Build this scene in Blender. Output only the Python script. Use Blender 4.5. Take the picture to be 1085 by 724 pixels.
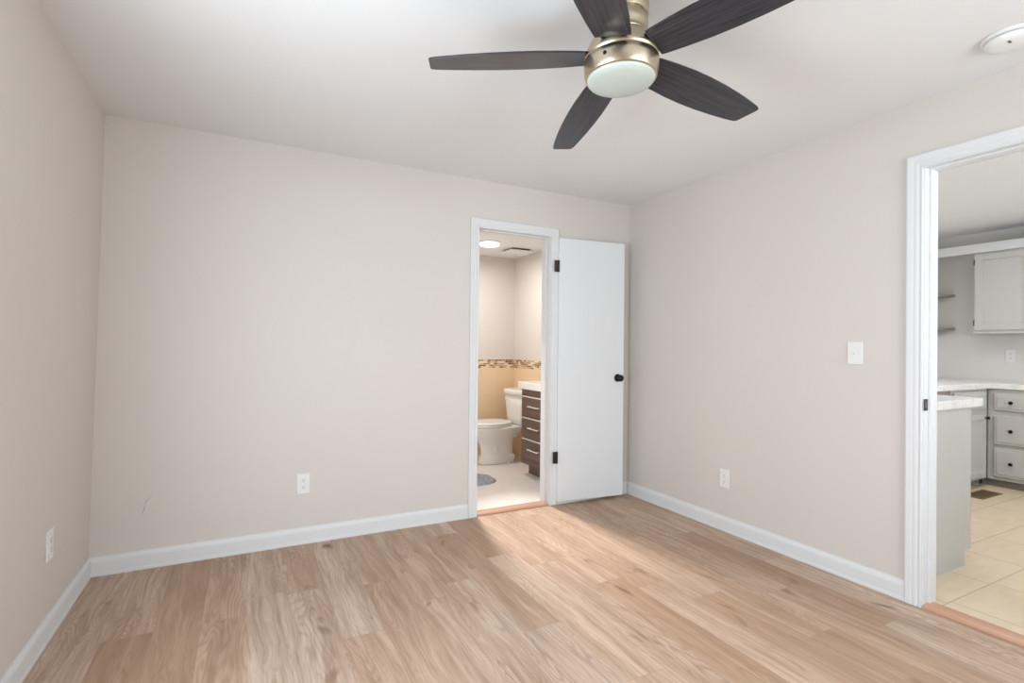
import bpy, bmesh, math, random
from mathutils import Vector, Matrix
random.seed(7)
PI = math.pi
scene = bpy.context.scene
for o in list(bpy.data.objects):
    bpy.data.objects.remove(o)

# ------------------------------------------------------------------ camera
F_PX, CX, CY = 540.206, 537.03, 364.89
YAW, PITCH, ROLL = 0.4757, 0.0054, 0.0102
CAM = Vector((-2.9026, -3.3797, 1.228))
cd = bpy.data.cameras.new('camera')
cam = bpy.data.objects.new('camera', cd)
scene.collection.objects.link(cam)
fw = Vector((math.sin(YAW) * math.cos(PITCH), math.cos(YAW) * math.cos(PITCH), math.sin(PITCH)))
rt0 = Vector((math.cos(YAW), -math.sin(YAW), 0))
up0 = rt0.cross(fw)
rt = rt0 * math.cos(ROLL) + up0 * math.sin(ROLL)
up = up0 * math.cos(ROLL) - rt0 * math.sin(ROLL)
m3 = Matrix((rt, up, -fw)).transposed()
cam.matrix_world = Matrix.Translation(CAM) @ m3.to_4x4()
cd.sensor_fit = 'HORIZONTAL'
cd.sensor_width = 36.0
cd.lens = F_PX / 1085.0 * 36.0
cd.shift_x = (542.5 - CX) / 1085.0
cd.shift_y = (CY - 362.0) / 1085.0
cd.clip_start = 0.02
scene.camera = cam

# ------------------------------------------------------------------ world, lights, exposure
scene.view_settings.view_transform = 'Standard'
scene.view_settings.look = 'None'
scene.view_settings.gamma = 1.0
scene.view_settings.use_curve_mapping = False
scene.view_settings.exposure = 0.08

w = bpy.data.worlds.new('sky'); scene.world = w
w.use_nodes = True
bg = w.node_tree.nodes['Background']
bg.inputs['Color'].default_value = (0.72, 0.86, 1.0, 1)
bg.inputs['Strength'].default_value = 1.0


def area(name, loc, direction, sx, sy, power, col, shape='RECTANGLE', spread=PI):
    l = bpy.data.lights.new(name, 'AREA')
    l.shape = shape; l.size = sx
    if shape in ('RECTANGLE', 'ELLIPSE'):
        l.size_y = sy
    l.energy = power; l.color = col; l.spread = spread
    o = bpy.data.objects.new(name, l); scene.collection.objects.link(o)
    o.location = loc
    o.rotation_euler = Vector(direction).to_track_quat('-Z', 'Y').to_euler()
    return o


# daylight coming in through the two windows behind the camera
area('daylight_rear_window', (-1.15, -4.46, 1.42), (-0.7, 1, -0.10), 1.9, 1.35, 62, (0.88, 0.95, 1.0))
area('daylight_side_window', (-3.70, -2.2, 1.30), (1, 0.05, -0.22), 1.2, 1.15, 61, (0.80, 0.91, 1.0))
# kitchen and bathroom lighting
area('kitchen_light', (1.9, -1.8, 2.30), (0, 0, -1), 1.2, 1.0, 18, (1.0, 0.98, 0.98))
area('kitchen_daylight', (1.3, -4.85, 1.60), (0.4, 0.8, 1.0), 1.6, 1.0, 115, (0.82, 0.92, 1.0))  # added fill to lift the kitchen ceiling and cabinets; no window there
area('bathroom_light', (-0.76, 1.17, 2.20), (0, 0, -1), 0.2, 0.2, 10, (1.0, 0.985, 0.97), 'DISK')
area('bathroom_side_light', (-1.74, 0.95, 1.35), (1, 0.12, -0.05), 0.5, 0.6, 5.5, (1.0, 0.97, 0.93))  # added unseen fill, brightens toilet, vanity fronts and tiles
area('bathroom_vanity_light', (-1.02, 1.80, 1.90), (-0.05, -2.6, -1.9), 0.30, 0.10, 6.5, (1.0, 0.95, 0.89), 'RECTANGLE', math.radians(38))

# ------------------------------------------------------------------ node helpers / materials
def new_mat(name, col=(0.8, 0.8, 0.8), rough=0.5, metal=0.0, spec=0.5):
    m = bpy.data.materials.new(name); m.use_nodes = True
    b = m.node_tree.nodes['Principled BSDF']
    b.inputs['Base Color'].default_value = (*col, 1)
    b.inputs['Roughness'].default_value = rough
    b.inputs['Metallic'].default_value = metal
    b.inputs['Specular IOR Level'].default_value = spec
    return m


class NT:
    def __init__(s, m):
        s.nt = m.node_tree; s.b = s.nt.nodes['Principled BSDF']

    def n(s, typ, **kw):
        nd = s.nt.nodes.new(typ)
        for k, v in kw.items():
            setattr(nd, k, v)
        return nd

    def link(s, a, b):
        s.nt.links.new(a, b)

    def val(s, sock, v):
        if hasattr(v, 'links'):
            s.link(v, sock)
        else:
            sock.default_value = v

    def math(s, op, a, b=0.0, c=None):
        nd = s.n('ShaderNodeMath', operation=op)
        s.val(nd.inputs[0], a); s.val(nd.inputs[1], b)
        if c is not None:
            s.val(nd.inputs[2], c)
        return nd.outputs[0]

    def xyz(s):
        tc = s.n('ShaderNodeTexCoord'); sp = s.n('ShaderNodeSeparateXYZ')
        s.link(tc.outputs['Object'], sp.inputs[0])
        return tc.outputs['Object'], sp.outputs[0], sp.outputs[1], sp.outputs[2]

    def comb(s, x, y, z):
        nd = s.n('ShaderNodeCombineXYZ')
        for i, v in enumerate((x, y, z)):
            s.val(nd.inputs[i], v)
        return nd.outputs[0]

    def noise(s, vec, scale, detail=2.0, rough=0.5, dist=0.0):
        nd = s.n('ShaderNodeTexNoise')
        s.link(vec, nd.inputs['Vector'])
        nd.inputs['Scale'].default_value = scale; nd.inputs['Detail'].default_value = detail
        nd.inputs['Roughness'].default_value = rough; nd.inputs['Distortion'].default_value = dist
        return nd.outputs['Fac']

    def white(s, vec):
        nd = s.n('ShaderNodeTexWhiteNoise'); s.link(vec, nd.inputs['Vector'])
        return nd.outputs['Value']

    def ramp(s, fac, stops, interp='LINEAR'):
        nd = s.n('ShaderNodeValToRGB'); s.link(fac, nd.inputs[0])
        cr = nd.color_ramp; cr.interpolation = interp
        while len(cr.elements) < len(stops):
            cr.elements.new(0.5)
        for e, (p, c) in zip(cr.elements, stops):
            e.position = p; e.color = (*c, 1)
        return nd.outputs['Color']

    def mix(s, fac, a, b, mode='MIX'):
        nd = s.n('ShaderNodeMix', data_type='RGBA', blend_type=mode)
        s.val(nd.inputs[0], fac)
        for sock, v in ((nd.inputs[6], a), (nd.inputs[7], b)):
            if hasattr(v, 'links'):
                s.link(v, sock)
            else:
                sock.default_value = (*v, 1)
        return nd.outputs[2]

    def bump(s, h, strength=0.2, dist=0.002):
        nd = s.n('ShaderNodeBump'); nd.inputs['Strength'].default_value = strength
        nd.inputs['Distance'].default_value = dist
        s.link(h, nd.inputs['Height']); s.link(nd.outputs[0], s.b.inputs['Normal'])


def painted(name, col, rough=0.6, bump=0.15, scale=180.0):
    m = new_mat(name, col, rough, 0, 0.3); t = NT(m)
    v, x, y, z = t.xyz()
    n1 = t.noise(v, scale, 3)
    n2 = t.noise(v, 1.7, 2)
    c2 = tuple(c * 0.965 for c in col)
    t.link(t.mix(n2, col, c2), t.b.inputs['Base Color'])
    if bump:
        t.bump(n1, bump, 0.001)
    return m


SEED = 6.2  # plank seed picked to put darker planks in the shaded left corner
def wood_floor(name):
    m = new_mat(name, (0.4, 0.28, 0.2), 0.45, 0, 0.2); t = NT(m)
    v, x, y, z = t.xyz()
    W, L = 0.178, 1.22
    u = t.math('DIVIDE', t.math('ADD', x, 0.03), W)
    ix = t.math('FLOOR', u)
    off = t.white(t.comb(ix, 3.7, 0.0))
    yy = t.math('DIVIDE', t.math('ADD', y, t.math('MULTIPLY', off, 5.1)), L)
    iy = t.math('FLOOR', yy)
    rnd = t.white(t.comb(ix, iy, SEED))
    rnd2 = t.white(t.comb(iy, ix, 7.9))
    px = t.math('ADD', x, t.math('MULTIPLY', rnd, 37.0))
    py = t.math('ADD', y, t.math('MULTIPLY', rnd2, 53.0))
    # slow wobble of the grain lines
    wob = t.noise(t.comb(t.math('MULTIPLY', px, 5.0), t.math('MULTIPLY', py, 1.6), 0.0), 1.0, 2, 0.5)
    gx = t.math('ADD', px, t.math('MULTIPLY', wob, 0.10))
    broad = t.noise(t.comb(t.math('MULTIPLY', gx, 13.0), t.math('MULTIPLY', py, 1.0), 0.0), 1.0, 3, 0.55, 0.3)
    streak = t.noise(t.comb(t.math('MULTIPLY', gx, 62.0), t.math('MULTIPLY', py, 2.6), 3.0), 1.0, 3, 0.6, 0.2)
    fine = t.noise(t.comb(t.math('MULTIPLY', gx, 210.0), t.math('MULTIPLY', py, 9.0), 6.0), 1.0, 3, 0.6)
    # cathedral rings, only where a slow mask allows them
    cath = t.noise(t.comb(t.math('MULTIPLY', px, 10.0), t.math('MULTIPLY', py, 1.25), 9.0), 1.0, 1, 0.4, 0.4)
    ring = t.math('ABSOLUTE', t.math('SUBTRACT', t.math('FRACT', t.math('MULTIPLY', cath, 24.0)), 0.5))
    mask = t.ramp(t.noise(t.comb(t.math('MULTIPLY', px, 4.0), t.math('MULTIPLY', py, 0.9), 14.0), 1.0, 2), [(0.42, (0, 0, 0)), (0.62, (1, 1, 1))])
    ring = t.math('MULTIPLY', t.ramp(ring, [(0.22, (0, 0, 0)), (0.5, (1, 1, 1))]), mask)
    # knots
    kn = t.noise(t.comb(t.math('MULTIPLY', px, 11.0), t.math('MULTIPLY', py, 3.6), 5.0), 1.0, 2, 0.5, 0.5)
    knot = t.ramp(kn, [(0.0, (0, 0, 0)), (0.66, (0, 0, 0)), (0.80, (1, 1, 1))])
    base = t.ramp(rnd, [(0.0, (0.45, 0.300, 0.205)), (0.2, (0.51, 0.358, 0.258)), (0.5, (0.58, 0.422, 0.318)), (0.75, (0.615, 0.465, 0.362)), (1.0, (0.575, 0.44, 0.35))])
    c = t.mix(t.math('MULTIPLY', t.ramp(broad, [(0.35, (0, 0, 0)), (0.68, (1, 1, 1))]), 0.58), base, (0.30, 0.18, 0.11))
    c = t.mix(t.math('MULTIPLY', t.ramp(streak, [(0.42, (0, 0, 0)), (0.72, (1, 1, 1))]), 0.55), c, (0.25, 0.145, 0.088))
    c = t.mix(t.math('MULTIPLY', ring, 0.48), c, (0.25, 0.145, 0.088))
    c = t.mix(t.math('MULTIPLY', t.ramp(fine, [(0.45, (0, 0, 0)), (0.8, (1, 1, 1))]), 0.4), c, (0.27, 0.165, 0.105))
    c = t.mix(t.math('MULTIPLY', knot, 0.85), c, (0.13, 0.06, 0.032))
    fu = t.math('ABSOLUTE', t.math('SUBTRACT', t.math('FRACT', u), 0.5))
    fy = t.math('ABSOLUTE', t.math('SUBTRACT', t.math('FRACT', yy), 0.5))
    ju = t.math('GREATER_THAN', fu, 0.5 - 0.0008 / W)
    jy = t.math('GREATER_THAN', fy, 0.5 - 0.0008 / L)
    j = t.math('MAXIMUM', ju, jy)
    c = t.mix(t.math('MULTIPLY', j, 0.30), c, (0.18, 0.11, 0.07))
    t.link(c, t.b.inputs['Base Color'])
    t.link(t.math('ADD', 0.38, t.math('MULTIPLY', streak, 0.12)), t.b.inputs['Roughness'])
    t.bump(t.math('SUBTRACT', fine, t.math('MULTIPLY', j, 2.0)), 0.10, 0.0008)
    return m


def dark_wood(name, a, b, rough=0.4, axis='x', sc=1.0):
    m = new_mat(name, a, rough, 0, 0.45); t = NT(m)
    v, x, y, z = t.xyz()
    p = {'x': (3, 70, 70), 'y': (70, 3, 70), 'z': (70, 70, 3)}[axis]
    vec = t.comb(t.math('MULTIPLY', x, p[0] * sc), t.math('MULTIPLY', y, p[1] * sc), t.math('MULTIPLY', z, p[2] * sc))
    n = t.noise(vec, 1.0, 4, 0.6, 0.4)
    t.link(t.ramp(n, [(0.3, a), (0.7, b)]), t.b.inputs['Base Color'])
    t.bump(n, 0.1, 0.0006)
    return m


def tile_mat(name, ca, cb, grout, sx, sy, axes, gap=0.004, stagger=0.5, rough=0.35, ox=0.0, oy=0.0):
    m = new_mat(name, ca, rough, 0, 0.45); t = NT(m)
    v, x, y, z = t.xyz()
    ax = {'x': x, 'y': y, 'z': z}
    a, b = ax[axes[0]], ax[axes[1]]
    if axes[0] == 'xy':
        a = t.math('ADD', x, y)
    vb = t.math('DIVIDE', t.math('ADD', b, oy), sy)
    ib = t.math('FLOOR', vb)
    va = t.math('ADD', t.math('DIVIDE', t.math('ADD', a, ox), sx), t.math('MULTIPLY', ib, stagger))
    ia = t.math('FLOOR', va)
    r = t.white(t.comb(ia, ib, 2.2))
    fa = t.math('ABSOLUTE', t.math('SUBTRACT', t.math('FRACT', va), 0.5))
    fb = t.math('ABSOLUTE', t.math('SUBTRACT', t.math('FRACT', vb), 0.5))
    g = t.math('MAXIMUM', t.math('GREATER_THAN', fa, 0.5 - gap / sx / 2), t.math('GREATER_THAN', fb, 0.5 - gap / sy / 2))
    n = t.noise(t.comb(t.math('ADD', t.math('MULTIPLY', x, 2.0), t.math('MULTIPLY', r, 9.0)), t.math('MULTIPLY', y, 6.0), t.math('MULTIPLY', z, 3.0)), 2.2, 4, 0.6, 0.8)
    f = t.math('ADD', t.math('MULTIPLY', r, 0.35), t.math('MULTIPLY', t.ramp(n, [(0.35, (0, 0, 0)), (0.7, (1, 1, 1))]), 0.65))
    c = t.mix(f, ca, cb)
    c = t.mix(g, c, grout)
    t.link(c, t.b.inputs['Base Color'])
    t.bump(t.math('SUBTRACT', 1.0, g), 0.25, 0.001)
    return m


def mosaic_mat(name, axis):
    m = new_mat(name, (0.5, 0.35, 0.2), 0.3); t = NT(m)
    v, x, y, z = t.xyz()
    a = x if axis == 'x' else y
    vb = t.math('DIVIDE', t.math('SUBTRACT', z, 0.987), 0.0194)
    ib = t.math('FLOOR', vb)
    va = t.math('ADD', t.math('DIVIDE', a, 0.046), t.math('MULTIPLY', t.white(t.comb(ib, 1.0, 4.0)), 1.0))
    ia = t.math('FLOOR', va)
    r = t.white(t.comb(ia, ib, 8.8))
    c = t.ramp(r, [(0.0, (0.22, 0.09, 0.03)), (0.25, (0.46, 0.24, 0.09)), (0.45, (0.70, 0.48, 0.26)), (0.6, (0.80, 0.70, 0.54)), (0.85, (0.52, 0.36, 0.2))], 'CONSTANT')
    fa = t.math('ABSOLUTE', t.math('SUBTRACT', t.math('FRACT', va), 0.5))
    fb = t.math('ABSOLUTE', t.math('SUBTRACT', t.math('FRACT', vb), 0.5))
    g = t.math('MAXIMUM', t.math('GREATER_THAN', fa, 0.46), t.math('GREATER_THAN', fb, 0.42))
    t.link(t.mix(g, c, (0.75, 0.64, 0.5)), t.b.inputs['Base Color'])
    return m


def brushed(name, col, rough):
    m = new_mat(name, col, rough, 1.0); t = NT(m)
    v, x, y, z = t.xyz()
    n = t.noise(t.comb(t.math('MULTIPLY', x, 6.0), t.math('MULTIPLY', y, 6.0), t.math('MULTIPLY', z, 900.0)), 1.0, 2)
    t.link(t.math('ADD', rough - 0.06, t.math('MULTIPLY', n, 0.14)), t.b.inputs['Roughness'])
    return m


def stone(name, a, b):
    m = new_mat(name, a, 0.25); t = NT(m)
    v, x, y, z = t.xyz()
    n = t.noise(v, 14.0, 5, 0.7, 1.2)
    t.link(t.ramp(n, [(0.42, a), (0.62, b), (0.72, a)]), t.b.inputs['Base Color'])
    return m


def rug_mat(name):
    m = new_mat(name, (0.3, 0.31, 0.33), 0.95, 0, 0.1); t = NT(m)
    v, x, y, z = t.xyz()
    n = t.noise(v, 95.0, 4, 0.7)
    t.link(t.ramp(n, [(0.35, (0.20, 0.205, 0.225)), (0.65, (0.52, 0.53, 0.56))]), t.b.inputs['Base Color'])
    t.bump(n, 0.9, 0.006)
    return m


M = {}
M['wall'] = painted('wall_paint', (0.660, 0.608, 0.562), 0.7)
M['ceiling'] = painted('ceiling_paint', (0.80, 0.795, 0.79), 0.8, 0.2, 120)
M['trim'] = painted('trim_paint', (0.715, 0.715, 0.718), 0.6, 0.0)
M['door'] = painted('door_paint', (0.745, 0.755, 0.765), 0.45, 0.0)
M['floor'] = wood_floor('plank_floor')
M['threshold'] = dark_wood('threshold_wood', (0.44, 0.235, 0.155), (0.53, 0.30, 0.20), 0.4, 'x', 0.5)
M['threshold_y'] = dark_wood('threshold_wood_side', (0.45, 0.24, 0.155), (0.54, 0.305, 0.20), 0.4, 'y', 0.5)
M['black'] = new_mat('black_metal', (0.012, 0.012, 0.013), 0.35, 0.6)
M['bronze'] = new_mat('bronze_metal', (0.055, 0.047, 0.04), 0.35, 0.8)
M['plastic'] = new_mat('white_plastic', (0.78, 0.77, 0.75), 0.35)
M['slot'] = new_mat('slot_dark', (0.16, 0.15, 0.14), 0.6)
M['gap'] = new_mat('gap_dark', (0.02, 0.018, 0.016), 0.7, 0, 0.2)
M['scuff'] = new_mat('scuff_grey', (0.47, 0.42, 0.39), 0.8)
M['nickel'] = brushed('brushed_nickel', (0.56, 0.475, 0.355), 0.30)
M['blade'] = dark_wood('fan_blade_wood', (0.013, 0.0125, 0.016), (0.052, 0.050, 0.060), 0.28, 'x', 1.6)
bb = M['blade'].node_tree.nodes['Principled BSDF']; bb.inputs['Coat Weight'].default_value = 0.25; bb.inputs['Specular IOR Level'].default_value = 0.3; bb.inputs['Coat Roughness'].default_value = 0.22
M['glass'] = new_mat('frosted_glass', (0.53, 0.58, 0.53), 0.35)
M['detector'] = new_mat('detector_plastic', (0.80, 0.80, 0.78), 0.45)
M['bath_wall'] = painted('bathroom_paint', (0.72, 0.67, 0.62), 0.7)
M['bath_floor'] = tile_mat('bathroom_floor_tile', (0.80, 0.74, 0.70), (0.76, 0.70, 0.66), (0.68, 0.62, 0.57), 0.6, 0.15, 'xy', 0.003, 0.37, 0.4)
M['bath_tile'] = tile_mat('bathroom_wall_tile', (0.86, 0.65, 0.44), (0.82, 0.61, 0.40), (0.88, 0.74, 0.58), 0.30, 0.295, 'xz', 0.004, 0.0, 0.3, 0.352, -0.105)
M['bath_tile_side'] = tile_mat('bathroom_side_tile', (0.86, 0.65, 0.44), (0.82, 0.61, 0.40), (0.88, 0.74, 0.58), 0.30, 0.295, 'yz', 0.004, 0.0, 0.3, 0.03, -0.105)
M['mosaic'] = mosaic_mat('mosaic_band', 'x')
M['mosaic_side'] = mosaic_mat('mosaic_band_side', 'y')
M['porcelain'] = new_mat('porcelain', (0.87, 0.86, 0.84), 0.12)
M['vanity'] = dark_wood('vanity_wood', (0.085, 0.052, 0.042), (0.16, 0.105, 0.088), 0.4, 'y', 0.7)
M['vanity_top'] = new_mat('vanity_top_white', (0.84, 0.83, 0.80), 0.2)
M['chrome'] = new_mat('chrome', (0.85, 0.85, 0.86), 0.3, 0.35)
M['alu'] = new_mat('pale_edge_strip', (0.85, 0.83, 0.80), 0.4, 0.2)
M['rug'] = rug_mat('grey_rug_pile')
M['cabinet'] = painted('cabinet_paint', (0.54, 0.525, 0.50), 0.4, 0.03)
M['cabinet_dark'] = painted('toe_kick_paint', (0.27, 0.255, 0.24), 0.5, 0.03)
M['filler'] = painted('filler_panel', (0.42, 0.36, 0.30), 0.5, 0.03)
M['counter'] = stone('white_stone', (0.80, 0.785, 0.77), (0.70, 0.68, 0.66))
M['kit_wall'] = painted('kitchen_paint', (0.72, 0.695, 0.665), 0.7)
M['kit_ceil'] = painted('kitchen_ceiling_paint', (0.84, 0.84, 0.83), 0.8)
M['kit_floor'] = tile_mat('kitchen_floor_tile', (0.74, 0.61, 0.45), (0.64, 0.50, 0.34), (0.44, 0.34, 0.24), 0.455, 0.311, 'xy', 0.006, 0.08, 0.35, 0.06, 0.289)
M['shelf'] = painted('shelf_paint', (0.33, 0.30, 0.275), 0.5, 0.03)
M['brass'] = new_mat('aged_brass', (0.26, 0.18, 0.09), 0.45, 0.7)
em = new_mat('lamp_diffuser', (0.9, 0.9, 0.88), 0.4)
em.node_tree.nodes['Principled BSDF'].inputs['Emission Color'].default_value = (1.0, 0.97, 0.93, 1)
em.node_tree.nodes['Principled BSDF'].inputs['Emission Strength'].default_value = 1.2
M['lamp'] = em

# ------------------------------------------------------------------ mesh helpers
class MB:
    def __init__(s):
        s.bm = bmesh.new(); s.smooth = set()

    def box(s, x0, x1, y0, y1, z0, z1, bev=0.0, seg=2):
        r = bmesh.ops.create_cube(s.bm, size=1.0)
        vs = r['verts']
        for v in vs:
            v.co = Vector((x0 + (v.co.x + .5) * (x1 - x0), y0 + (v.co.y + .5) * (y1 - y0), z0 + (v.co.z + .5) * (z1 - z0)))
        if bev > 0:
            es = list({e for v in vs for e in v.link_edges})
            bmesh.ops.bevel(s.bm, geom=es, offset=bev, segments=seg, profile=0.6, affect='EDGES')
        return s

    def prism(s, pts, axis, a, b, bev=0.0):
        """extrude a closed outline (list of 2D points) along an axis from a to b"""
        def P(p, t):
            return {'x': (t, p[0], p[1]), 'y': (p[0], t, p[1]), 'z': (p[0], p[1], t)}[axis]
        va = [s.bm.verts.new(P(p, a)) for p in pts]
        vb = [s.bm.verts.new(P(p, b)) for p in pts]
        fs = [s.bm.faces.new(va), s.bm.faces.new(vb[::-1])]
        n = len(pts)
        for i in range(n):
            fs.append(s.bm.faces.new((va[i], vb[i], vb[(i + 1) % n], va[(i + 1) % n])))
        bmesh.ops.recalc_face_normals(s.bm, faces=fs)
        if bev > 0:
            es = list({e for f in fs[:2] for e in f.edges})
            bmesh.ops.bevel(s.bm, geom=es, offset=bev, segments=2, profile=0.6, affect='EDGES')
        return s

    def lathe(s, prof, seg=48, center=(0, 0, 0), axis='z'):
        rings = []
        def P(r, h, t):
            a, b = r * math.cos(t), r * math.sin(t)
            q = {'z': (a, b, h), 'x': (h, a, b), 'y': (a, h, b)}[axis]
            return (q[0] + center[0], q[1] + center[1], q[2] + center[2])
        fs = []
        for r, h in prof:
            if r <= 1e-6:
                rings.append([s.bm.verts.new(P(0, h, 0))])
            else:
                rings.append([s.bm.verts.new(P(r, h, 2 * PI * k / seg)) for k in range(seg)])
        for A, B in zip(rings, rings[1:]):
            for k in range(seg):
                k2 = (k + 1) % seg
                if len(A) == 1 and len(B) == 1:
                    continue
                if len(A) == 1:
                    fs.append(s.bm.faces.new((A[0], B[k2], B[k])))
                elif len(B) == 1:
                    fs.append(s.bm.faces.new((A[k], A[k2], B[0])))
                else:
                    fs.append(s.bm.faces.new((A[k], A[k2], B[k2], B[k])))
        for f in fs:
            f.smooth = True
        bmesh.ops.recalc_face_normals(s.bm, faces=fs)
        return s

    def loft(s, rings, cap=True):
        R = [[s.bm.verts.new(p) for p in r] for r in rings]
        fs = []
        n = len(R[0])
        for A, B in zip(R, R[1:]):
            for k in range(n):
                f = s.bm.faces.new((A[k], A[(k + 1) % n], B[(k + 1) % n], B[k])); f.smooth = True; fs.append(f)
        if cap:
            fs.append(s.bm.faces.new(R[0][::-1])); fs.append(s.bm.faces.new(R[-1]))
        bmesh.ops.recalc_face_normals(s.bm, faces=fs)
        return s

    def tube(s, pts, r, seg=10):
        pts = [Vector(p) for p in pts]
        rings = []
        for i, p in enumerate(pts):
            d = (pts[min(i + 1, len(pts) - 1)] - pts[max(i - 1, 0)]).normalized()
            a = d.orthogonal().normalized() if i == 0 else (rings_a - d * rings_a.dot(d)).normalized()
            rings_a = a
            b = d.cross(a)
            rr = r[i] if isinstance(r, (list, tuple)) else r
            rings.append([p + a * rr * math.cos(2 * PI * k / seg) + b * rr * math.sin(2 * PI * k / seg) for k in range(seg)])
        return s.loft(rings)

    def sweep_frame(s, prof, uL, uR, vT, mapf, v0=0.0):
        """mitred door casing: prof = (distance outwards, thickness) closed outline"""
        fs = []
        cols = []
        for d, th in prof:
            cols.append([s.bm.verts.new(mapf(*q)) for q in ((uL - d, v0, th), (uL - d, vT + d, th), (uR + d, vT + d, th), (uR + d, v0, th))])
        n = len(prof)
        for i in range(n):
            A, B = cols[i], cols[(i + 1) % n]
            for k in range(3):
                fs.append(s.bm.faces.new((A[k], A[k + 1], B[k + 1], B[k])))
        fs.append(s.bm.faces.new([c[0] for c in cols])); fs.append(s.bm.faces.new([c[3] for c in cols][::-1]))
        bmesh.ops.recalc_face_normals(s.bm, faces=fs)
        return s

    def build(s, name, mat, parent=None, world=True, kind=None):
        me = bpy.data.meshes.new(name)
        if parent is not None and world:
            off = Vector(parent.location) if parent.parent is None else Vector(parent.location) + Vector(parent.parent.location)
            bmesh.ops.translate(s.bm, verts=s.bm.verts[:], vec=-off)
        s.bm.to_mesh(me); s.bm.free()
        me.materials.append(mat)
        o = bpy.data.objects.new(name, me); scene.collection.objects.link(o)
        if parent is not None:
            o.parent = parent
        if kind:
            o['kind'] = kind
        return o


def empty(name, loc=(0, 0, 0)):
    o = bpy.data.objects.new(name, None); scene.collection.objects.link(o)
    o.location = loc; o.empty_display_size = 0.05
    return o


def tag(o, label=None, cat=None, group=None, kind=None):
    if label: o['label'] = label
    if cat: o['category'] = cat
    if group: o['group'] = group
    if kind: o['kind'] = kind
    return o


def struct(name, mb, mat, label=None, cat=None, parent=None):
    o = mb.build(name, mat, parent)
    if parent is None:
        tag(o, label, cat, None, 'structure')
    return o


def rounded(x0, x1, y0, y1, r, seg=5):
    pts = []
    for cx, cy, a0 in ((x1 - r, y1 - r, 0), (x0 + r, y1 - r, 90), (x0 + r, y0 + r, 180), (x1 - r, y0 + r, 270)):
        for k in range(seg + 1):
            a = math.radians(a0 + 90 * k / seg)
            pts.append((cx + r * math.cos(a), cy + r * math.sin(a)))
    return pts


def superellipse(cx, cy, rx, ry, z, n=2.0, seg=40):
    out = []
    for k in range(seg):
        a = 2 * PI * k / seg
        c, s_ = math.cos(a), math.sin(a)
        out.append((cx + rx * math.copysign(abs(c) ** (2 / n), c), cy + ry * math.copysign(abs(s_) ** (2 / n), s_), z))
    return out


# ------------------------------------------------------------------ bedroom shell
H = 2.44
XL, XLT = -3.617, -3.5715          # left wall plane at the floor and at the ceiling (it leans)
YF = -4.37                         # wall behind the camera
BX0, BX1, BZ = -1.413, -0.772, 2.105     # bathroom doorway rough opening
KY0, KY1, KZ = -2.90, -2.103, 2.125      # kitchen doorway rough opening

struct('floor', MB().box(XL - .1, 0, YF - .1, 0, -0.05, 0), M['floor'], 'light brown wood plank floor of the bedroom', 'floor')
struct('ceiling', MB().box(XL - .1, 0.06, YF - .1, 0.06, H, H + .08), M['ceiling'], 'flat white bedroom ceiling', 'ceiling')
b = MB()
b.box(XL - .12, BX0, 0, .12, 0, H); b.box(BX1, 0.0, 0, .12, 0, H); b.box(BX0, BX1, 0, .12, BZ, H)
wall_back = struct('wall_back', b, M['wall'], 'beige back wall with the bathroom doorway', 'wall')
b = MB()
b.box(0, .12, KY1, .12, 0, H); b.box(0, .12, YF - .1, KY0, 0, H); b.box(0, .12, KY0, KY1, KZ, H)
struct('wall_right', b, M['wall'], 'beige right wall with the kitchen doorway', 'wall')
b = MB()
WY0, WY1, WZ0, WZ1 = -2.83, -1.57, 0.70, 1.92      # side window
def xl(z): return XL + (XLT - XL) * z / H
def leanslab(y0, y1, z0, z1):
    b.prism([(xl(z0), z0), (xl(z1), z1), (xl(z1) - .1, z1), (xl(z0) - .1, z0)], 'y', y0, y1)
leanslab(YF - .1, WY0, 0, H); leanslab(WY1, 0, 0, H); leanslab(WY0, WY1, 0, WZ0); leanslab(WY0, WY1, WZ1, H)
struct('wall_left', b, M['wall'], 'beige left wall with a low outlet', 'wall')
b = MB()
RX0, RX1, RZ0, RZ1 = -2.12, -0.18, 0.72, 2.12          # rear window
b.box(XL - .1, RX0, YF - .1, YF, 0, H); b.box(RX1, 0, YF - .1, YF, 0, H)
b.box(RX0, RX1, YF - .1, YF, 0, RZ0); b.box(RX0, RX1, YF - .1, YF, RZ1, H)
struct('wall_front', b, M['wall'], 'beige wall behind the viewpoint with a window', 'wall')

# baseboards: profile (thickness from wall, height)
BP = [(0, 0), (.016, 0), (.016, .012), (.0135, .018), (.0135, .074), (.0105, .086), (.006, .094), (.005, .101), (0, .101)]
CW = .068
struct('baseboard_back', MB().prism([(-t, z) for t, z in BP], 'x', XL + .004, -1.467), M['trim'], 'white baseboard along the back wall left of the bathroom door', 'baseboard')
struct('baseboard_corner', MB().prism([(-t, z) for t, z in BP], 'x', -.713, -.001), M['trim'], 'short white baseboard behind the open door', 'baseboard')
struct('baseboard_left', MB().prism([(XL + t + .0015, z) for t, z in BP], 'y', YF, -.0165), M['trim'], 'white baseboard along the left wall', 'baseboard')
struct('baseboard_right', MB().prism([(-t, z) for t, z in BP], 'y', -2.05, -.0165), M['trim'], 'white baseboard along the right wall', 'baseboard')
# casings
CP = [(0, 0), (0, .010), (.005, .013), (.012, .010), (.016, .010), (.022, .0135), (.030, .0145), (.036, .0135), (.044, .016), (.062, .018), (CW, .015), (CW, 0)]
struct('trim_1', MB().sweep_frame(CP, -1.397, -.786, 2.090, lambda u, v, t: (u, -t, v)), M['trim'], 'white casing around the bathroom doorway', 'door casing')
t2 = struct('trim_2', MB().sweep_frame(CP, -2.886, -2.118, 2.111, lambda u, v, t: (-t, u, v)), M['trim'], 'white fluted casing around the kitchen doorway', 'door casing')
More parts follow.
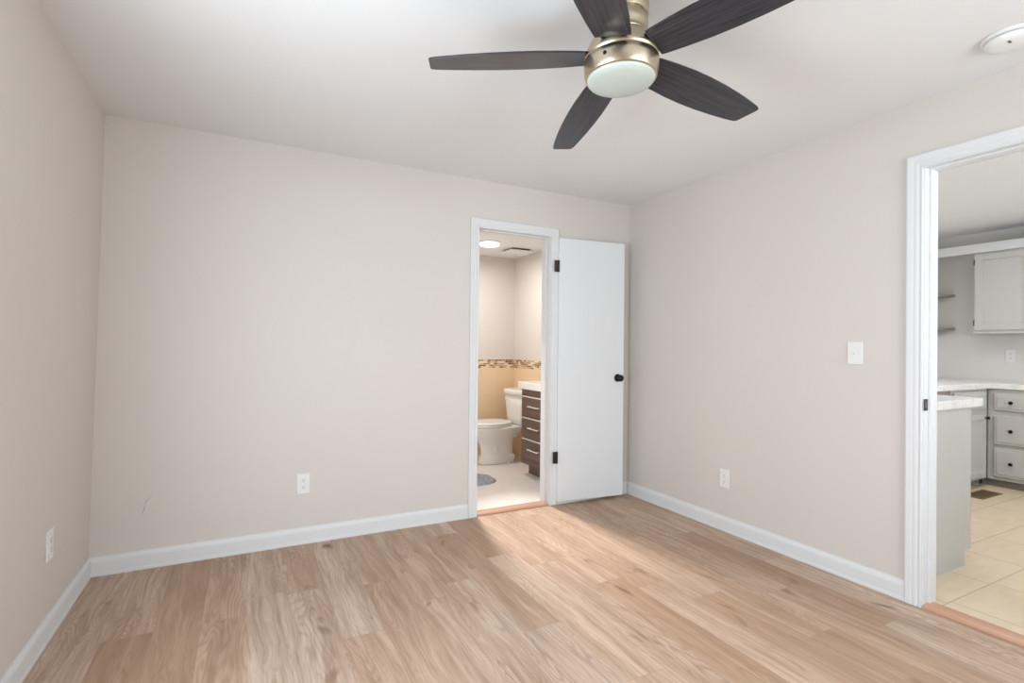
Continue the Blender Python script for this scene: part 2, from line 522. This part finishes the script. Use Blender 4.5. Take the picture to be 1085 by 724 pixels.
# jambs with stops
b = MB()
jx0, jx1, jz = -1.393, -.790, 2.094
b.box(BX0, jx0, 0, .12, 0, jz); b.box(jx1, BX1, 0, .12, 0, jz); b.box(BX0, BX1, 0, .12, jz, BZ)
b.box(jx0, jx0 + .010, .045, .085, 0, jz, .001); b.box(jx1 - .010, jx1, .045, .085, 0, jz, .001); b.box(jx0 + .01, jx1 - .01, .045, .085, jz - .010, jz, .001)
struct('trim_3', b, M['trim'], 'white jamb lining the bathroom doorway', 'door jamb')
b = MB()
ky0, ky1, kz = -2.882, -2.122, 2.115
b.box(0, .12, KY0, ky0, 0, kz); b.box(0, .12, ky1, KY1, 0, kz); b.box(0, .12, KY0, KY1, kz, KZ)
b.box(.040, .078, ky0, ky0 + .010, 0, kz, .001); b.box(.040, .078, ky1 - .010, ky1, 0, kz, .001); b.box(.040, .078, ky0 + .01, ky1 - .01, kz - .010, kz, .001)
t4 = struct('trim_4', b, M['trim'], 'white jamb lining the kitchen doorway with a dark strike plate', 'door jamb')
tag(MB().box(-.004, .030, ky1 - .0025, ky1, .942, .998, .001).build('strike_plate', M['bronze'], t4), 'dark bronze strike plate')
MB().box(.008, .020, ky1 - .0032, ky1 - .0020, .955, .985).build('strike_hole', M['slot'], t4)
# kitchen-side casing
struct('trim_5', MB().sweep_frame([(0, 0), (0, .014), (CW, .014), (CW, 0)], -2.886, -2.118, 2.111, lambda u, v, t: (.12 + t, u, v)), M['trim'], 'white casing on the kitchen side of the doorway', 'door casing')
# thresholds
TP = [(0, 0), (0, .006), (.012, .014), (.030, .017), (.085, .017), (.104, .010), (.110, 0)]
struct('trim_6', MB().prism([(-.012 + y, z) for y, z in TP], 'x', jx0, jx1), M['threshold'], 'reddish wood threshold strip under the bathroom doorway', 'threshold')
struct('trim_7', MB().prism([(-.012 + y, z) for y, z in TP], 'y', ky0, ky1), M['threshold_y'], 'reddish wood threshold strip in the kitchen doorway', 'threshold')
# faint scuff on the back wall
b = MB()
b.tube([(-3.389, -.0008, .297), (-3.378, -.0008, .318), (-3.375, -.0008, .345), (-3.366, -.0008, .368), (-3.350, -.0008, .382), (-3.338, -.0008, .398)], [.001, .0024, .0009, .0022, .001, .0007], 6)
b.build('scuff_mark', M['scuff'], wall_back)

# windows behind the camera
def window(name, frame_mb, glass_mb, label):
    o = struct(name, frame_mb, M['trim'], label, 'window')
    return o
b = MB()
for x0, x1, z0, z1 in ((RX0, RX1, RZ0, RZ0 + .05), (RX0, RX1, RZ1 - .05, RZ1), (RX0, RX0 + .05, RZ0, RZ1), (RX1 - .05, RX1, RZ0, RZ1), ((RX0 + RX1) / 2 - .02, (RX0 + RX1) / 2 + .02, RZ0, RZ1)):
    b.box(x0, x1, YF - .07, YF - .02, z0, z1)
window('window_1', b, None, 'white framed double window in the wall behind the viewpoint')
b = MB()
for y0, y1, z0, z1 in ((WY0, WY1, WZ0, WZ0 + .05), (WY0, WY1, WZ1 - .05, WZ1), (WY0, WY0 + .05, WZ0, WZ1), (WY1 - .05, WY1, WZ0, WZ1), (WY0, WY1, 1.43, 1.47)):
    b.box(XL - .05, XL, y0, y1, z0, z1)
window('window_2', b, None, 'white framed window in the left wall behind the viewpoint')

# ------------------------------------------------------------------ bathroom door (swung fully open)
door = empty('door_1', (-.727, -.034, 0))
tag(door, 'white flat slab door standing open in front of the back wall', 'door', None, 'structure')
ang = math.atan2(-.062, .592)
door.rotation_euler = (0, 0, ang)
DW, DT = .600, .035
slab = MB().box(0, DW, 0, DT, .026, 2.085, .0015).build('door_slab', M['door'], door, False)
def knob(y_sign, y0):
    kb = MB()
    prof = [(0, 0), (.031, 0), (.032, .004), (.028, .008), (.014, .010), (.011, .016), (.011, .026), (.018, .032), (.026, .040), (.0275, .047), (.025, .054), (.016, .060), (0, .0615)]
    kb.lathe([(r, y0 + y_sign * h) for r, h in prof], 32, (DW - .058, 0, .985), 'y')
    return kb
knob(-1, 0).build('door_knob', M['black'], door, False)
kb = MB(); kb.lathe([(r, DT + h) for r, h in ((0, 0), (.030, 0), (.028, .007), (.012, .009), (.011, .012), (.021, .016), (.022, .022), (0, .025))], 24, (DW - .058, 0, .985), 'y')
kb.build('door_knob', M['black'], door, False)
tag(MB().box(DW - .001, DW + .0012, .006, .029, .955, 1.015).build('latch_plate', M['bronze'], door, False), 'dark latch plate')
for z in (1.862, .372):
    hb = MB()
    hb.lathe([(0, z - .047), (.0065, z - .045), (.0065, z + .045), (0, z + .047)], 14, (-.006, -.006, 0))
    hb.box(-.0005, .003, -.003, .030, z - .045, z + .045, .0005)
    hb.box(-.040, -.006, -.004, -.001, z - .045, z + .045, .0005)
    tag(hb.build('door_hinge', M['bronze'], door, False), 'dark bronze hinge')

# ------------------------------------------------------------------ outlets and switch
def outlet(loc, rotz, label, tilt=0.0):
    """local: plate in the xz plane facing -y"""
    t = empty('wall_outlet', loc); t.rotation_euler = (0, tilt, rotz) if abs(rotz) < .01 else (0, 0, rotz)
    tag(t, label, 'electrical outlet', 'white wall outlets')
    MB().box(-.038, .038, -.006, 0, -.062, .062, .003, 3).build('cover_plate', M['plastic'], t, False)
    for z in (-.021, .021):
        pts = rounded(-.0175, .0175, z - .0145, z + .0145, .010)
        r = MB().prism(pts, 'y', -.0085, -.0055, .0008).build('receptacle', M['plastic'], t, False)
        s = MB()
        s.box(-.0085, -.0062, -.0090, -.0080, z - .001, z + .009); s.box(.0058, .0080, -.0090, -.0080, z - .001, z + .009)
        s.lathe([(0, -.0090), (.0032, -.0090), (.0032, -.0080)], 12, (0, 0, z - .0075), 'y')
        s.build('slots', M['slot'], r, False)
    MB().lathe([(0, -.0072), (.003, -.0070), (.0032, -.0060)], 12, (0, 0, 0), 'y').build('screw', M['plastic'], t, False)
    return t

outlet((-2.567, 0, .371), 0, 'white duplex outlet on the back wall above the baseboard')
outlet((0, -.988, .352), -PI / 2, 'white duplex outlet low on the right wall between open door and light switch')
lo = outlet((xl(.392), -.645, .392), PI / 2, 'white duplex outlet on the left wall near the corner')
lo.rotation_euler = (0, 0, PI / 2)

sw = empty('light_switch', (0, -1.812, 1.214)); sw.rotation_euler = (0, 0, -PI / 2)
tag(sw, 'white single toggle light switch on the right wall beside the kitchen doorway', 'light switch')
MB().box(-.038, .038, -.006, 0, -.060, .060, .003, 3).build('cover_plate', M['plastic'], sw, False)
MB().box(-.0055, .0055, -.0066, -.005, -.0125, .0125, .0005).build('toggle_slot', M['plastic'], sw, False)
MB().prism([(-.006, -.008), (-.018, .004), (-.018, .010), (-.006, .005)], 'x', -.0045, .0045, .0006).build('toggle', M['plastic'], sw, False)
for z in (-.030, .030):
    MB().lathe([(0, -.0072), (.003, -.0070), (.0032, -.0060)], 12, (0, 0, z), 'y').build('screw', M['plastic'], sw, False)

# ------------------------------------------------------------------ smoke detector
sd = empty('smoke_detector', (-.305, -2.53, H))
tag(sd, 'round white smoke detector on the ceiling above the kitchen doorway', 'smoke detector')
MB().lathe([(0, 0), (.088, 0), (.088, -.008), (.082, -.012), (0, -.012)], 48).build('base_ring', M['detector'], sd, False)
MB().lathe([(0, -.012), (.070, -.012), (.070, -.016), (0, -.016)], 48).build('shadow_gap', M['gap'], sd, False)
MB().lathe([(0, -.016), (.077, -.016), (.079, -.022), (.076, -.030), (.060, -.037), (.030, -.041), (0, -.042)], 48).build('cover', M['detector'], sd, False)
s = MB(); s.box(-.050, -.030, -.012, -.004, -.041, -.0385); s.build('vent_slot', M['slot'], sd, False)

# ------------------------------------------------------------------ ceiling fan
FX, FY = -1.781, -2.024
fan = empty('ceiling_fan', (FX, FY, H))
tag(fan, 'brushed nickel ceiling fan with five dark wood blades and a round light', 'ceiling fan')
MB().lathe([(0, 0), (.088, 0), (.090, -.004), (.090, -.098), (.088, -.101), (0, -.101)], 64).build('canopy', M['nickel'], fan, False)
MB().lathe([(0, -.101), (.086, -.101), (.086, -.103), (.088, -.104), (.088, -.135), (.083, -.146), (.083, -.154), (.087, -.162), (.094, -.169), (0, -.169)], 64).build('motor_neck', M['nickel'], fan, False)
MB().lathe([(0, -.169), (.090, -.169), (.090, -.176), (0, -.176)], 64).build('shadow_ring', M['gap'], fan, False)
MB().lathe([(0, -.176), (.097, -.176), (.102, -.182), (.109, -.194), (.116, -.210), (.1215, -.227), (.1245, -.243), (0, -.243)], 72).build('motor_housing', M['nickel'], fan, False)
MB().lathe([(0, -.243), (.1205, -.243), (.1205, -.2455), (0, -.2455)], 64).build('shadow_ring', M['gap'], fan, False)
hs = MB(); hs.lathe([(0, -.2455), (.1245, -.2455), (.1245, -.262), (.1235, -.279), (.1195, -.298), (.116, -.304), (.112, -.304), (.112, -.298), (0, -.298)], 72)
lk = hs.build('light_housing', M['nickel'], fan, False)
MB().lathe([(0, -.298), (.1125, -.298), (.1125, -.306), (.108, -.313), (.092, -.319), (.06, -.324), (.03, -.326), (0, -.3265)], 64).build('glass_shade', M['glass'], fan, False)
# small fixing screw on the light housing, on the viewer's side
sa = math.atan2(CAM.y - FY, CAM.x - FX) - .42
s = MB(); s.lathe([(0, .004), (.0055, .003), (.0065, 0)], 12, (0, 0, 0), 'x')
for v in s.bm.verts:
    p = v.co.copy(); p.x += .1236
    v.co = Vector((p.x * math.cos(sa) - p.y * math.sin(sa), p.x * math.sin(sa) + p.y * math.cos(sa), p.z - .270))
s.build('fixing_screw', M['black'], lk, False)

def blade_mesh():
    top = [(.119, .059), (.14, .063), (.20, .070), (.28, .076), (.36, .0775), (.44, .075), (.52, .069), (.59, .061), (.635, .054), (.650, .050), (.657, .043)]
    bot = [(.672, -.036), (.669, -.046), (.655, -.052), (.60, -.060), (.52, -.069), (.44, -.075), (.36, -.0775), (.28, -.076), (.20, -.070), (.14, -.063), (.119, -.059)]
    return MB().prism(top + bot, 'z', -.003, .003, .0012)
blade0 = blade_mesh().build('fan_blade', M['blade'], fan, False)
bracket_bm = MB(); bracket_bm.box(.07, .135, -.045, .045, .003, .008, .001)
br0 = bracket_bm.build('blade_bracket', M['black'], blade0, False)
TX, TY = -.060, -.043
for k in range(5):
    th = 2.545 - k * 2 * PI / 5
    o = blade0 if k == 0 else blade0.copy()
    if k:
        scene.collection.objects.link(o); o.parent = fan
        c = br0.copy(); scene.collection.objects.link(c); c.parent = o
    slope = TX * math.cos(th) + TY * math.sin(th) - (.028 if k == 1 else 0)
    o.location = (0, 0, -.229)
    o.rotation_euler = (Matrix.Rotation(th, 3, 'Z') @ Matrix.Rotation(-math.atan(slope), 3, 'Y') @ Matrix.Rotation(-math.radians(10), 3, 'X')).to_euler()

# ------------------------------------------------------------------ bathroom
BXR, BYB, BH = -.10, 1.87, 2.26
BXL = -1.80
struct('floor_bathroom', MB().box(BXL, BXR, .02, BYB, -.05, .001), M['bath_floor'], 'pale plank tile floor of the bathroom', 'floor')
struct('ceiling_bathroom', MB().box(BXL - .1, BXR + .1, .12, BYB + .1, BH, BH + .06), M['ceiling'], 'white bathroom ceiling', 'ceiling')
struct('wall_bathroom_back', MB().box(BXL - .1, BXR + .1, BYB, BYB + .1, 0, BH), M['bath_wall'], 'cream bathroom wall behind the toilet', 'wall')
struct('wall_bathroom_right', MB().box(BXR, BXR + .1, .12, BYB, 0, BH), M['bath_wall'], 'cream bathroom side wall behind the vanity', 'wall')
struct('wall_bathroom_left', MB().box(BXL - .1, BXL, .12, BYB, 0, BH), M['bath_wall'], 'cream bathroom wall out of view on the left', 'wall')
struct('trim_8', MB().box(BXL, BXR - .008, BYB - .008, BYB, .001, .987), M['bath_tile'], 'tan tile wainscot on the bathroom back wall', 'wall tile')
struct('trim_9', MB().box(BXR - .008, BXR, .12, BYB, .001, .987), M['bath_tile_side'], 'tan tile wainscot on the bathroom side wall', 'wall tile')
struct('trim_10', MB().box(BXL, BXR - .009, BYB - .009, BYB, .987, 1.084), M['mosaic'], 'brown and cream mosaic band on the bathroom back wall', 'tile band')
struct('trim_11', MB().box(BXR - .009, BXR, .12, BYB, .987, 1.084), M['mosaic_side'], 'brown and cream mosaic band on the bathroom side wall', 'tile band')

# toilet (faces -x, tank against the right wall)
ty = 1.505
T = empty('toilet', (BXR - .008, ty, .001))
tag(T, 'white two-piece toilet beside the dark vanity in the bathroom', 'toilet')
rings = []
for z, xa, xb, hw, n in ((0, -.60, -.185, .105, 2.6), (.012, -.60, -.185, .105, 2.6), (.03, -.585, -.19, .096, 2.6), (.10, -.565, -.20, .088, 2.4), (.18, -.575, -.20, .092, 2.3),
                         (.24, -.61, -.19, .115, 2.2), (.29, -.655, -.17, .146, 2.2), (.335, -.695, -.10, .170, 2.3), (.365, -.71, -.06, .178, 2.5), (.385, -.712, -.045, .180, 2.6), (.392, -.705, -.05, .174, 2.6)):
    rings.append(superellipse((xa + xb) / 2, 0, (xb - xa) / 2, hw, z, n, 48))
bowl = MB().loft(rings).build('bowl', M['porcelain'], T, False)
for sg in (-1, 1):
    ctl = [(-.20, .300), (-.30, .285), (-.39, .235), (-.435, .165), (-.40, .095), (-.31, .060), (-.22, .055)]
    p = []
    for q in range(25):
        f = q / 24 * (len(ctl) - 1); i0 = min(int(f), len(ctl) - 2); f -= i0
        P0, P1, P2, P3 = (ctl[max(0, min(len(ctl) - 1, i0 + d))] for d in (-1, 0, 1, 2))
        c2 = [0.5 * (2 * P1[m] + (P2[m] - P0[m]) * f + (2 * P0[m] - 5 * P1[m] + 4 * P2[m] - P3[m]) * f * f + (3 * P1[m] - P0[m] - 3 * P2[m] + P3[m]) * f ** 3) for m in (0, 1)]
        p.append((c2[0], sg * (.062 + .05 * max(0, c2[1] - .18)), c2[1]))
    MB().tube(p, .036, 14).build('trapway', M['porcelain'], bowl, False)
MB().loft([superellipse(-.475, 0, .237, .178, .394, 2.2), superellipse(-.475, 0, .242, .183, .400, 2.2), superellipse(-.475, 0, .242, .183, .410, 2.2), superellipse(-.475, 0, .238, .179, .414, 2.2)]).build('seat', M['porcelain'], T, False)
MB().loft([superellipse(-.473, 0, .238, .179, .4165, 2.2), superellipse(-.473, 0, .241, .182, .421, 2.2), superellipse(-.473, 0, .238, .179, .434, 2.2), superellipse(-.473, 0, .215, .158, .440, 2.2)]).build('lid', M['porcelain'], T, False)
rings = []
for z, xa, xb, hw, n in ((.393, -.185, -.03, .13, 4), (.41, -.195, -.022, .155, 5), (.46, -.200, -.015, .175, 6), (.60, -.205, -.012, .195, 7), (.708, -.208, -.012, .205, 7)):
    rings.append(superellipse((xa + xb) / 2, 0, (xb - xa) / 2, hw, z, n, 56))
tank = MB().loft(rings).build('tank', M['porcelain'], T, False)
rings = [superellipse(-.110, 0, .104 + a, .211 + a, z, 7, 56) for z, a in ((.710, 0), (.716, .006), (.745, .007), (.760, .003), (.766, -.012))]
MB().loft(rings).build('tank_lid', M['porcelain'], T, False)
s = MB(); s.lathe([(0, -.222), (.012, -.222), (.012, -.207)], 16, (0, .13, .655), 'x'); s.tube([(-.225, .13, .655), (-.228, .10, .652), (-.228, .06, .648)], .006, 10)
s.build('flush_lever', M['chrome'], tank, False)
for sg in (-1, 1):
    MB().lathe([(.014, .0), (.014, .012), (.009, .022), (0, .026)], 16, (-.30, sg * .118, 0)).build('bolt_cap', M['porcelain'], bowl, False)
s = MB(); s.lathe([(0, 0), (.028, 0), (.026, .004), (.008, .006), (.008, .03), (0, .03)], 20, (0, 0, 0), 'x')
for v in s.bm.verts:
    v.co = Vector((-.002 - v.co.x, v.co.y - .175, v.co.z + .16))
s.tube([(-.035, -.175, .15), (-.04, -.175, .18), (-.055, -.17, .26), (-.075, -.16, .36), (-.08, -.14, .40)], .006, 8)
s.build('supply_valve', M['bronze'], T, False)

# vanity with drawers facing -x
V = empty('bathroom_vanity', (-.30, .57, .001))
tag(V, 'dark brown bathroom vanity with three drawers and a white top', 'vanity')
vy0, vy1 = .20, .950
b = MB(); b.box(-.485, BXR - .01, vy0, vy1, .112, .826, .001); b.box(-.42, BXR - .012, vy0 + .01, vy1 - .004, .001, .112)
b.build('body', M['vanity'], V)
b = MB(); b.box(-.502, -.485, vy0, vy0 + .02, .112, .826, .001); b.box(-.502, -.485, vy1 - .022, vy1, .112, .826, .001)
b.box(-.502, -.485, vy0 + .02, vy1 - .022, .776, .826, .001); b.box(-.502, -.485, vy0 + .02, vy1 - .022, .112, .155, .001)
b.build('face_frame', M['vanity'], V)
MB().box(-.522, BXR - .01, vy0 - .01, vy1 + .042, .827, .893, .006, 3).build('vanity_top', M['vanity_top'], V)
for z0, z1 in ((.163, .352), (.366, .552), (.566, .754)):
    for ya, yb in ((.440, .922), (.226, .428)):
        d = MB().box(-.515, -.486, ya, yb, z0, z1, .002).build('drawer' if ya > .43 else 'door_front', M['vanity'], V)
        tag(MB().box(-.517, -.487, ya + .002, yb - .002, z1 - .001, z1 + .008, .001).build('edge_strip', M['alu'], d), 'pale edge strip')  # light caught on the drawer tops, put in as a pale strip
        yc = (ya + yb) / 2 if ya > .43 else ya + .03
        pb = MB(); zc = (z0 + z1) / 2 + .012
        L = .095 if ya > .43 else .05
        pb.box(-.545, -.537, yc - L, yc + L, zc - .005, zc + .005, .0015)
        for q in (-1, 1):
            pb.box(-.540, -.514, yc + q * (L - .02) - .004, yc + q * (L - .02) + .004, zc - .004, zc + .004)
        tag(pb.build('pull_handle', M['chrome'], d), 'polished bar pull')

# rug
rb = MB()
rr = [superellipse(-1.11, .905, .285, .185, .001, 2.8, 120)]
for q in range(26):
    k = 1.0 - q / 26.0
    ring = superellipse(-1.11, .905, .285 * k, .185 * k, 0, 2.8, 120)
    h = .022 * (1 - max(0.0, (k - .86) / .14) ** 2)
    rr.append([(x + random.uniform(-.004, .004), y + random.uniform(-.004, .004), .003 + h + random.uniform(-.005, .005)) for x, y, z in ring])
rb.loft(rr)
tag(rb.build('bath_rug', M['rug']), 'grey fuzzy bath rug on the bathroom floor in front of the toilet', 'rug')

# bathroom ceiling lamp, exhaust vent
L = empty('ceiling_lamp', (-.762, 1.17, BH))
tag(L, 'round white flush ceiling lamp glowing in the bathroom', 'ceiling lamp')
MB().lathe([(0, 0), (.102, 0), (.104, -.006), (.100, -.010), (0, -.010)], 48).build('lamp_base', M['detector'], L, False)
MB().lathe([(0, -.010), (.097, -.010), (.099, -.022), (.094, -.034), (.07, -.040), (0, -.042)], 48).build('diffuser', M['lamp'], L, False)
E_ = empty('exhaust_vent', (-.335, 1.40, BH))
tag(E_, 'square white exhaust fan cover on the bathroom ceiling', 'vent')
MB().box(-.10, .10, -.10, .10, -.014, 0).build('vent_housing', M['gap'], E_, False)  # near-black block paints the shade between cover and ceiling
MB().box(-.13, .13, -.13, .13, -.030, -.016, .004).build('vent_cover', M['detector'], E_, False)

# ------------------------------------------------------------------ kitchen
KXR, KYB = 3.76, -.60
struct('floor_kitchen', MB().box(.08, KXR, -4.9, KYB, -.05, .001), M['kit_floor'], 'cream stone tile floor of the kitchen', 'floor')
struct('ceiling_kitchen', MB().box(.06, KXR + .1, -4.95, KYB + .1, H, H + .08), M['kit_ceil'], 'pale kitchen ceiling', 'ceiling')
struct('wall_kitchen_back', MB().box(.12, KXR + .1, KYB, KYB + .1, 0, H), M['kit_wall'], 'greige kitchen wall above the sink counter', 'wall')
struct('wall_kitchen_right', MB().box(KXR, KXR + .1, -4.95, KYB, 0, H), M['kit_wall'], 'greige far kitchen wall behind the cabinets', 'wall')
struct('wall_kitchen_front', MB().box(.12, KXR + .1, -5.0, -4.9, 0, H), M['kit_wall'], 'greige kitchen wall out of view', 'wall')

def panel_door(name, parent, plane, u0, u1, z0, z1, face, out, mat=None, inset=.052):
    """raised-frame door; plane 'x' or 'y' is the axis it faces, out = +1/-1"""
    mat = mat or M['cabinet']
    b = MB()
    def bx(ua, ub, za, zb, d0, d1, bev=.003):
        lo, hi = sorted((face + out * d0, face + out * d1))
        if plane == 'x': b.box(lo, hi, ua, ub, za, zb, bev)
        else: b.box(ua, ub, lo, hi, za, zb, bev)
    i = inset
    bx(u0, u0 + i, z0, z1, 0, .020); bx(u1 - i, u1, z0, z1, 0, .020)
    bx(u0 + i, u1 - i, z0, z0 + i, 0, .020); bx(u0 + i, u1 - i, z1 - i, z1, 0, .020)
    bx(u0 + i - .002, u1 - i + .002, z0 + i - .002, z1 - i + .002, 0, .009, .001)
    return b.build(name, mat, parent)

def drawer_front(parent, plane, u0, u1, z0, z1, face, out):
    b = MB()
    lo, hi = sorted((face, face + out * .020))
    if plane == 'x': b.box(lo, hi, u0, u1, z0, z1, .007, 3)
    else: b.box(u0, u1, lo, hi, z0, z1, .007, 3)
    lo, hi = sorted((face + out * .018, face + out * .026)); e = .022
    if plane == 'x': b.box(lo, hi, u0 + e, u1 - e, z0 + e, z1 - e, .004, 2)
    else: b.box(u0 + e, u1 - e, lo, hi, z0 + e, z1 - e, .004, 2)
    return b.build('drawer', M['cabinet'], parent)

def cab_knob(parent, plane, u, z, face, out):
    k = MB(); prof = [(.006, 0), (.005, .012), (.009, .016), (.0155, .022), (.016, .027), (.011, .032), (0, .033)]
    pr = [(r, face + out * h) for r, h in prof]
    if plane == 'x': k.lathe(pr, 20, (0, u, z), 'x')
    else: k.lathe(pr, 20, (u, 0, z), 'y')
    return tag(k.build('knob', M['black'], parent), 'small black round knob')

# run along our wall: end panel faces the doorway
A = empty('base_cabinet', (.5, -1.6, .001))
tag(A, 'grey base cabinet with blank end panel just inside the kitchen doorway', 'cabinet')
b = MB()
b.prism([(.122, .001), (.792, .001), (.792, .086), (.862, .086), (.862, .908), (.122, .908)], 'y', -1.98, -1.962)
b.build('end_panel', M['cabinet'], A)
MB().box(.122, .845, -1.962, -1.280, .086, .907).build('body', M['cabinet'], A)
MB().box(.122, .785, -1.962, -1.280, .001, .086).build('toe_kick', M['cabinet_dark'], A)
for y0, y1 in ((-1.955, -1.615), (-1.609, -1.290)):
    d = panel_door('cabinet_door', A, 'x', y0, y1, .11, .70, .845, 1); cab_knob(d, 'x', y1 - .03 if y0 < -1.8 else y0 + .03, .65, .865, 1)
    d = drawer_front(A, 'x', y0, y1, .72, .885, .845, 1); cab_knob(d, 'x', (y0 + y1) / 2, .80, .871, 1)

# back run facing -y
fB = -1.24
B = empty('base_cabinet', (2.82, -.95, .001))
tag(B, 'grey corner base cabinet with one drawer over one door, facing the doorway', 'cabinet')
MB().box(2.475, 3.155, fB, KYB - .002, .075, .893).build('body', M['cabinet'], B)
MB().box(2.475, 3.155, fB + .055, KYB - .002, .001, .075).build('toe_kick', M['cabinet_dark'], B)
d = drawer_front(B, 'y', 2.50, 3.095, .712, .872, fB, -1); cab_knob(d, 'y', 2.78, .79, fB - .026, -1)
d = panel_door('cabinet_door', B, 'y', 2.50, 3.095, .10, .665, fB, -1); cab_knob(d, 'y', 3.068, .632, fB - .020, -1)
B2 = empty('base_cabinet', (1.7, -.95, .001))
tag(B2, 'tan brown-fronted base unit under the far counter, mostly behind the end panel', 'cabinet')
MB().box(.88, 2.470, fB + .03, KYB - .002, .075, .893).build('body', M['filler'], B2)
MB().box(.88, 2.470, fB + .085, KYB - .002, .001, .075).build('toe_kick', M['cabinet_dark'], B2)

# far run facing -x
fC = 3.18
C_ = empty('base_cabinet', (3.45, -1.40, .001))
tag(C_, 'grey base cabinet with three stacked drawers on the far kitchen wall', 'cabinet')
MB().box(fC, KXR - .002, -1.555, fB + .002, .070, .893).build('body', M['cabinet'], C_)
MB().box(fC + .05, KXR - .002, -1.555, fB + .055, .001, .070).build('toe_kick', M['cabinet_dark'], C_)
for z0, z1 in ((.700, .852), (.394, .650), (.102, .362)):
    d = drawer_front(C_, 'x', -1.535, -1.287, z0, z1, fC, -1); cab_knob(d, 'x', -1.411, (z0 + z1) / 2, fC - .026, -1)
C2 = empty('base_cabinet', (3.45, -2.0, .001))
tag(C2, 'grey two-door base cabinet right of the drawers on the far kitchen wall', 'cabinet')
MB().box(fC, KXR - .002, -2.46, -1.558, .070, .893).build('body', M['cabinet'], C2)
MB().box(fC + .05, KXR - .002, -2.46, -1.558, .001, .070).build('toe_kick', M['cabinet_dark'], C2)
for y0, y1 in ((-2.44, -2.015), (-2.005, -1.578)):
    d = panel_door('cabinet_door', C2, 'x', y0, y1, .102, .852, fC, -1); cab_knob(d, 'x', y1 - .03 if y0 < -2.1 else y0 + .03, .78, fC - .02, -1)

# counters
b = MB().box(.122, .945, -2.005, -1.275, .909, .957, .004)
tag(b.build('countertop', M['counter']), 'white stone countertop on the cabinet just inside the kitchen doorway', 'countertop')
b = MB()
b.prism([(.122, -1.274), (3.152, -1.274), (3.152, -2.46), (KXR - .002, -2.46), (KXR - .002, KYB - .002), (.122, KYB - .002)], 'z', .895, .943, .004)
tag(b.build('countertop', M['counter']), 'white stone corner countertop along the far kitchen walls', 'countertop')

# upper cabinet
fU = 3.45
U = empty('wall_cabinet', (3.6, -1.5, 1.40))
tag(U, 'grey wall cabinet with recessed panel door above the drawers', 'cabinet')
MB().box(fU, KXR - .002, -1.92, -1.03, 1.405, 2.196, .002).build('body', M['cabinet'], U)
d = panel_door('cabinet_door', U, 'x', -1.465, -1.046, 1.437, 2.172, fU, -1, None, .058)
for z in (2.10, 1.51):
    h = MB(); h.lathe([(0, z - .028), (.007, z - .026), (.007, z + .026), (0, z + .028)], 12, (fU - .010, -1.041, 0)); h.box(fU - .004, fU, -1.042, -1.034, z - .026, z + .026)
    tag(h.build('hinge', M['bronze'], d), 'dark bronze hinge')
d = panel_door('cabinet_door', U, 'x', -1.90, -1.478, 1.437, 2.172, fU, -1, None, .058)
for z in (2.10, 1.51):
    h = MB(); h.lathe([(0, z - .028), (.007, z - .026), (.007, z + .026), (0, z + .028)], 12, (fU - .010, -1.905, 0))
    tag(h.build('hinge', M['bronze'], d), 'dark bronze hinge')
struct('trim_12', MB().box(fU - .030, fU - .002, -3.2, KYB - .001, 2.190, 2.276, .003), M['trim'], 'white board running above the wall cabinet', 'trim board')

# corner shelves
shelf_base = None
for z, lab in ((1.805, 'upper triangular corner shelf beside the kitchen wall cabinet'), (1.455, 'lower triangular corner shelf beside the kitchen wall cabinet')):
    b = MB().prism([(KXR - .002, KYB - .002), (KXR - .30, KYB - .002), (KXR - .30, KYB - .03), (KXR - .03, KYB - .165), (KXR - .002, KYB - .165)], 'z', z, z + .022, .002)
    o = b.build('corner_shelf', M['shelf'])
    tag(o, lab, 'shelf', 'corner shelves in the kitchen')

ko = outlet((KXR, -1.205, 1.19), -PI / 2, 'white outlet on the kitchen backsplash below the wall cabinet')

# floor register
G = empty('floor_register', (2.745, -1.36, .001))
tag(G, 'brown metal floor register in the kitchen tile near the cabinets', 'vent')
b = MB()
b.box(-.185, .185, -.070, -.052, 0, .006, .001); b.box(-.185, .185, .052, .070, 0, .006, .001)
b.box(-.185, -.165, -.052, .052, 0, .006, .001); b.box(.165, .185, -.052, .052, 0, .006, .001)
b.build('register_frame', M['brass'], G, False)
MB().box(-.165, .165, -.052, .052, .0005, .0015).build('register_duct', M['slot'], G, False)
b = MB()
for i in range(13):
    x = -.156 + i * .026
    b.box(x - .004, x + .004, -.052, .052, .0015, .005)
b.box(-.165, .165, -.004, .004, .0015, .0052); b.box(-.165, .165, -.030, -.024, .0015, .0052); b.box(-.165, .165, .024, .030, .0015, .0052)
b.build('register_grille', M['brass'], G, False)
